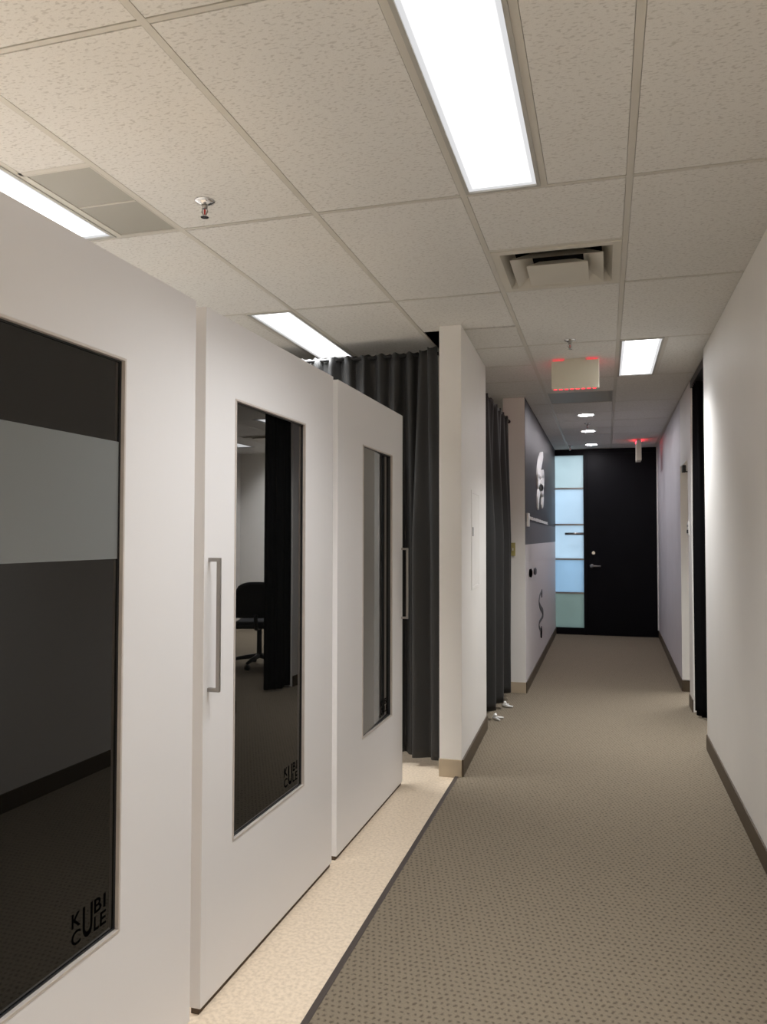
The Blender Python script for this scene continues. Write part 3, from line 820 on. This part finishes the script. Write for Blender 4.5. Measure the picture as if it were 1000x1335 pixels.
# small marks on the pale lower wall
for yy, zz, r, m, lb in [(7.70, 1.107, 0.045, 'decal_black', 'small round black peg on the pale lower part of the emblem wall'),
                         (8.20, 1.102, 0.040, 'decal_grey', 'small faint grey peg just beyond the black one on the emblem wall')]:
    bm = bmesh.new(); tube(bm, [(-0.002, 0, 0), (0.02, 0, 0), (0.028, 0, 0)], [r * 0.8, r, r * 0.6], 16)
    o = obj('wall_peg', bm, M[m]); o.location = (WX, yy, zz); tag(o, lb, 'peg')
SC = (9.1, 0.58)
t = thing('wall_graphic', 'thin dark S-shaped figure with a black tip low on the emblem wall', 'wall sign', (WX - 0.001, SC[0], SC[1]))
bm = bmesh.new()
stroke(bm, rel([(9.25, 0.84), (8.95, 0.80), (8.83, 0.735), (9.0, 0.66), (9.32, 0.585), (9.38, 0.535), (9.15, 0.515), (8.85, 0.505), (8.82, 0.46), (9.02, 0.40)], SC),
       [0.012, 0.016, 0.018, 0.03, 0.035, 0.03, 0.018, 0.018, 0.018, 0.016], x1=0.006)
obj('curve', bm, M['decal_grey'], t)
bm = bmesh.new(); stroke(bm, rel([(9.08, 0.41), (9.10, 0.36), (9.09, 0.30)], SC), [0.05, 0.09, 0.05], x1=0.008); obj('tip', bm, M['decal_black'], t)
bm = bmesh.new(); tube(bm, [(0, 0.10, 0.223), (0.008, 0.10, 0.223)], 0.05, 14); obj('dot', bm, M['decal_grey'], t)

# white feet showing under the second curtain
def foot(loc, rz, label):
    t = thing('stand_foot', label, 'foot', loc, rz, 'white feet under the curtain')
    bm = bmesh.new(); tube(bm, [(0, 0, 0.010), (0.012, 0, 0.022), (0.018, 0, 0.036), (0.012, 0, 0.046)], [0.012, 0.015, 0.015, 0.012], 10)
    obj('ankle', bm, M['white_plastic'], t, smooth=True)
    for a in (-0.5, 0.7):
        bm = bmesh.new(); tube(bm, [(0.0, 0, 0.016), (0.05 * math.cos(a), 0.05 * math.sin(a), 0.012), (0.085 * math.cos(a), 0.085 * math.sin(a), 0.010)], [0.012, 0.010, 0.006], 8)
        obj('toe', bm, M['white_plastic'], t, smooth=True)
foot((-0.865, 6.22, 0.007), -0.3, 'small white foot poking out under the near end of the corridor curtain')
foot((-0.845, 6.68, 0.007), 0.4, 'small white foot poking out under the middle of the corridor curtain')

# ------------------------------------------------------------------ office chair in the side room (mirrored in the middle door)
t = thing('office_chair', 'black swivel office chair in the side room, mirrored in the middle door window', 'chair', (1.56, 7.90, 0.007), -0.35)
bm = bmesh.new()
for k in range(5):
    a = 2 * math.pi * k / 5
    tube(bm, [(0, 0, 0.12), (0.16 * math.cos(a), 0.16 * math.sin(a), 0.10), (0.30 * math.cos(a), 0.30 * math.sin(a), 0.075)], [0.03, 0.024, 0.016], 10)
base = obj('star_base', bm, M['black_plastic'], t, smooth=True)
for k in range(5):
    a = 2 * math.pi * k / 5; c = Vector((0.30 * math.cos(a), 0.30 * math.sin(a), 0.03))
    bm = bmesh.new(); d = Vector((-math.sin(a), math.cos(a), 0)) * 0.022
    tube(bm, [c - d, c + d], 0.030, 14); obj('caster', bm, M['black_plastic'], base, smooth=True)
bm = bmesh.new(); tube(bm, [(0, 0, 0.10), (0, 0, 0.44)], 0.028, 14); obj('gas_column', bm, M['black_plastic'], t, smooth=True)
bm = B((-0.25, 0.25, -0.24, 0.25, 0.44, 0.52)); obj('seat', bm, M['chair_fabric'], t, bevel=0.03)
bm = bmesh.new(); nU, nV = 12, 10; G = []
for j in range(nV + 1):
    row = []
    for i in range(nU + 1):
        u = i / nU * 2 - 1; v = j / nV
        wdt = 0.27 * (1 - 0.25 * v ** 3)
        row.append(bm.verts.new((u * wdt, -0.25 + 0.05 * u * u - 0.06 * math.sin(v * 2.2), 0.56 + 0.40 * v - 0.05 * abs(u) ** 3 * v)))
    G.append(row)
for j in range(nV):
    for i in range(nU): bm.faces.new((G[j][i], G[j][i + 1], G[j + 1][i + 1], G[j + 1][i]))
o = obj('backrest', bm, M['chair_fabric'], t, smooth=True); s = o.modifiers.new('Thickness', 'SOLIDIFY'); s.thickness = 0.06
bm = bmesh.new(); tube(bm, [(0, -0.05, 0.43), (0, -0.28, 0.45), (0, -0.33, 0.60)], 0.022, 10); obj('back_bracket', bm, M['black_plastic'], t, smooth=True)
for s in (-1, 1):
    bm = bmesh.new(); tube(bm, [(s * 0.24, 0.0, 0.46), (s * 0.30, 0.0, 0.50), (s * 0.31, 0.0, 0.68)], 0.016, 10)
    ar = obj('armrest', bm, M['black_plastic'], t, smooth=True)
    obj('arm_pad', B((s * 0.31 - 0.035, s * 0.31 + 0.035, -0.12, 0.13, 0.68, 0.71)), M['fixture'], ar, bevel=0.012)

# ------------------------------------------------------------------ daylight outside the frosted glass
w = bpy.data.worlds.new('World'); S.world = w; w.use_nodes = True
bg = w.node_tree.nodes['Background']; bg.inputs['Color'].default_value = (0.80, 0.92, 1.0, 1); bg.inputs['Strength'].default_value = 1.6

# ------------------------------------------------------------------ camera
cam = bpy.data.cameras.new('Camera'); co = bpy.data.objects.new('Camera', cam); COL.objects.link(co)
cam.sensor_fit = 'VERTICAL'; cam.sensor_height = 24.0; cam.lens = 24.0 * 1007.2 / 1335.0; cam.clip_start = 0.05
yaw, pitch, roll = 0.2787, 0.0316, 0.0016
f = Vector((-math.sin(yaw) * math.cos(pitch), math.cos(yaw) * math.cos(pitch), math.sin(pitch)))
r = Vector((math.cos(yaw), math.sin(yaw), 0)); u = r.cross(f)
r2 = math.cos(roll) * r + math.sin(roll) * u; u2 = -math.sin(roll) * r + math.cos(roll) * u
co.matrix_world = Matrix(((r2.x, u2.x, -f.x, 0), (r2.y, u2.y, -f.y, 0), (r2.z, u2.z, -f.z, EYE), (0, 0, 0, 1)))
S.camera = co

S.view_settings.view_transform = 'Standard'; S.view_settings.look = 'None'
S.view_settings.gamma = 1.0; S.view_settings.exposure = 0.47
try:
    S.view_settings.use_curve_mapping = False
    S.cycles.use_denoising = True
    S.cycles.max_bounces = 12; S.cycles.diffuse_bounces = 6; S.cycles.glossy_bounces = 6
    S.cycles.sample_clamp_indirect = 8
except Exception as e:
    print(e)
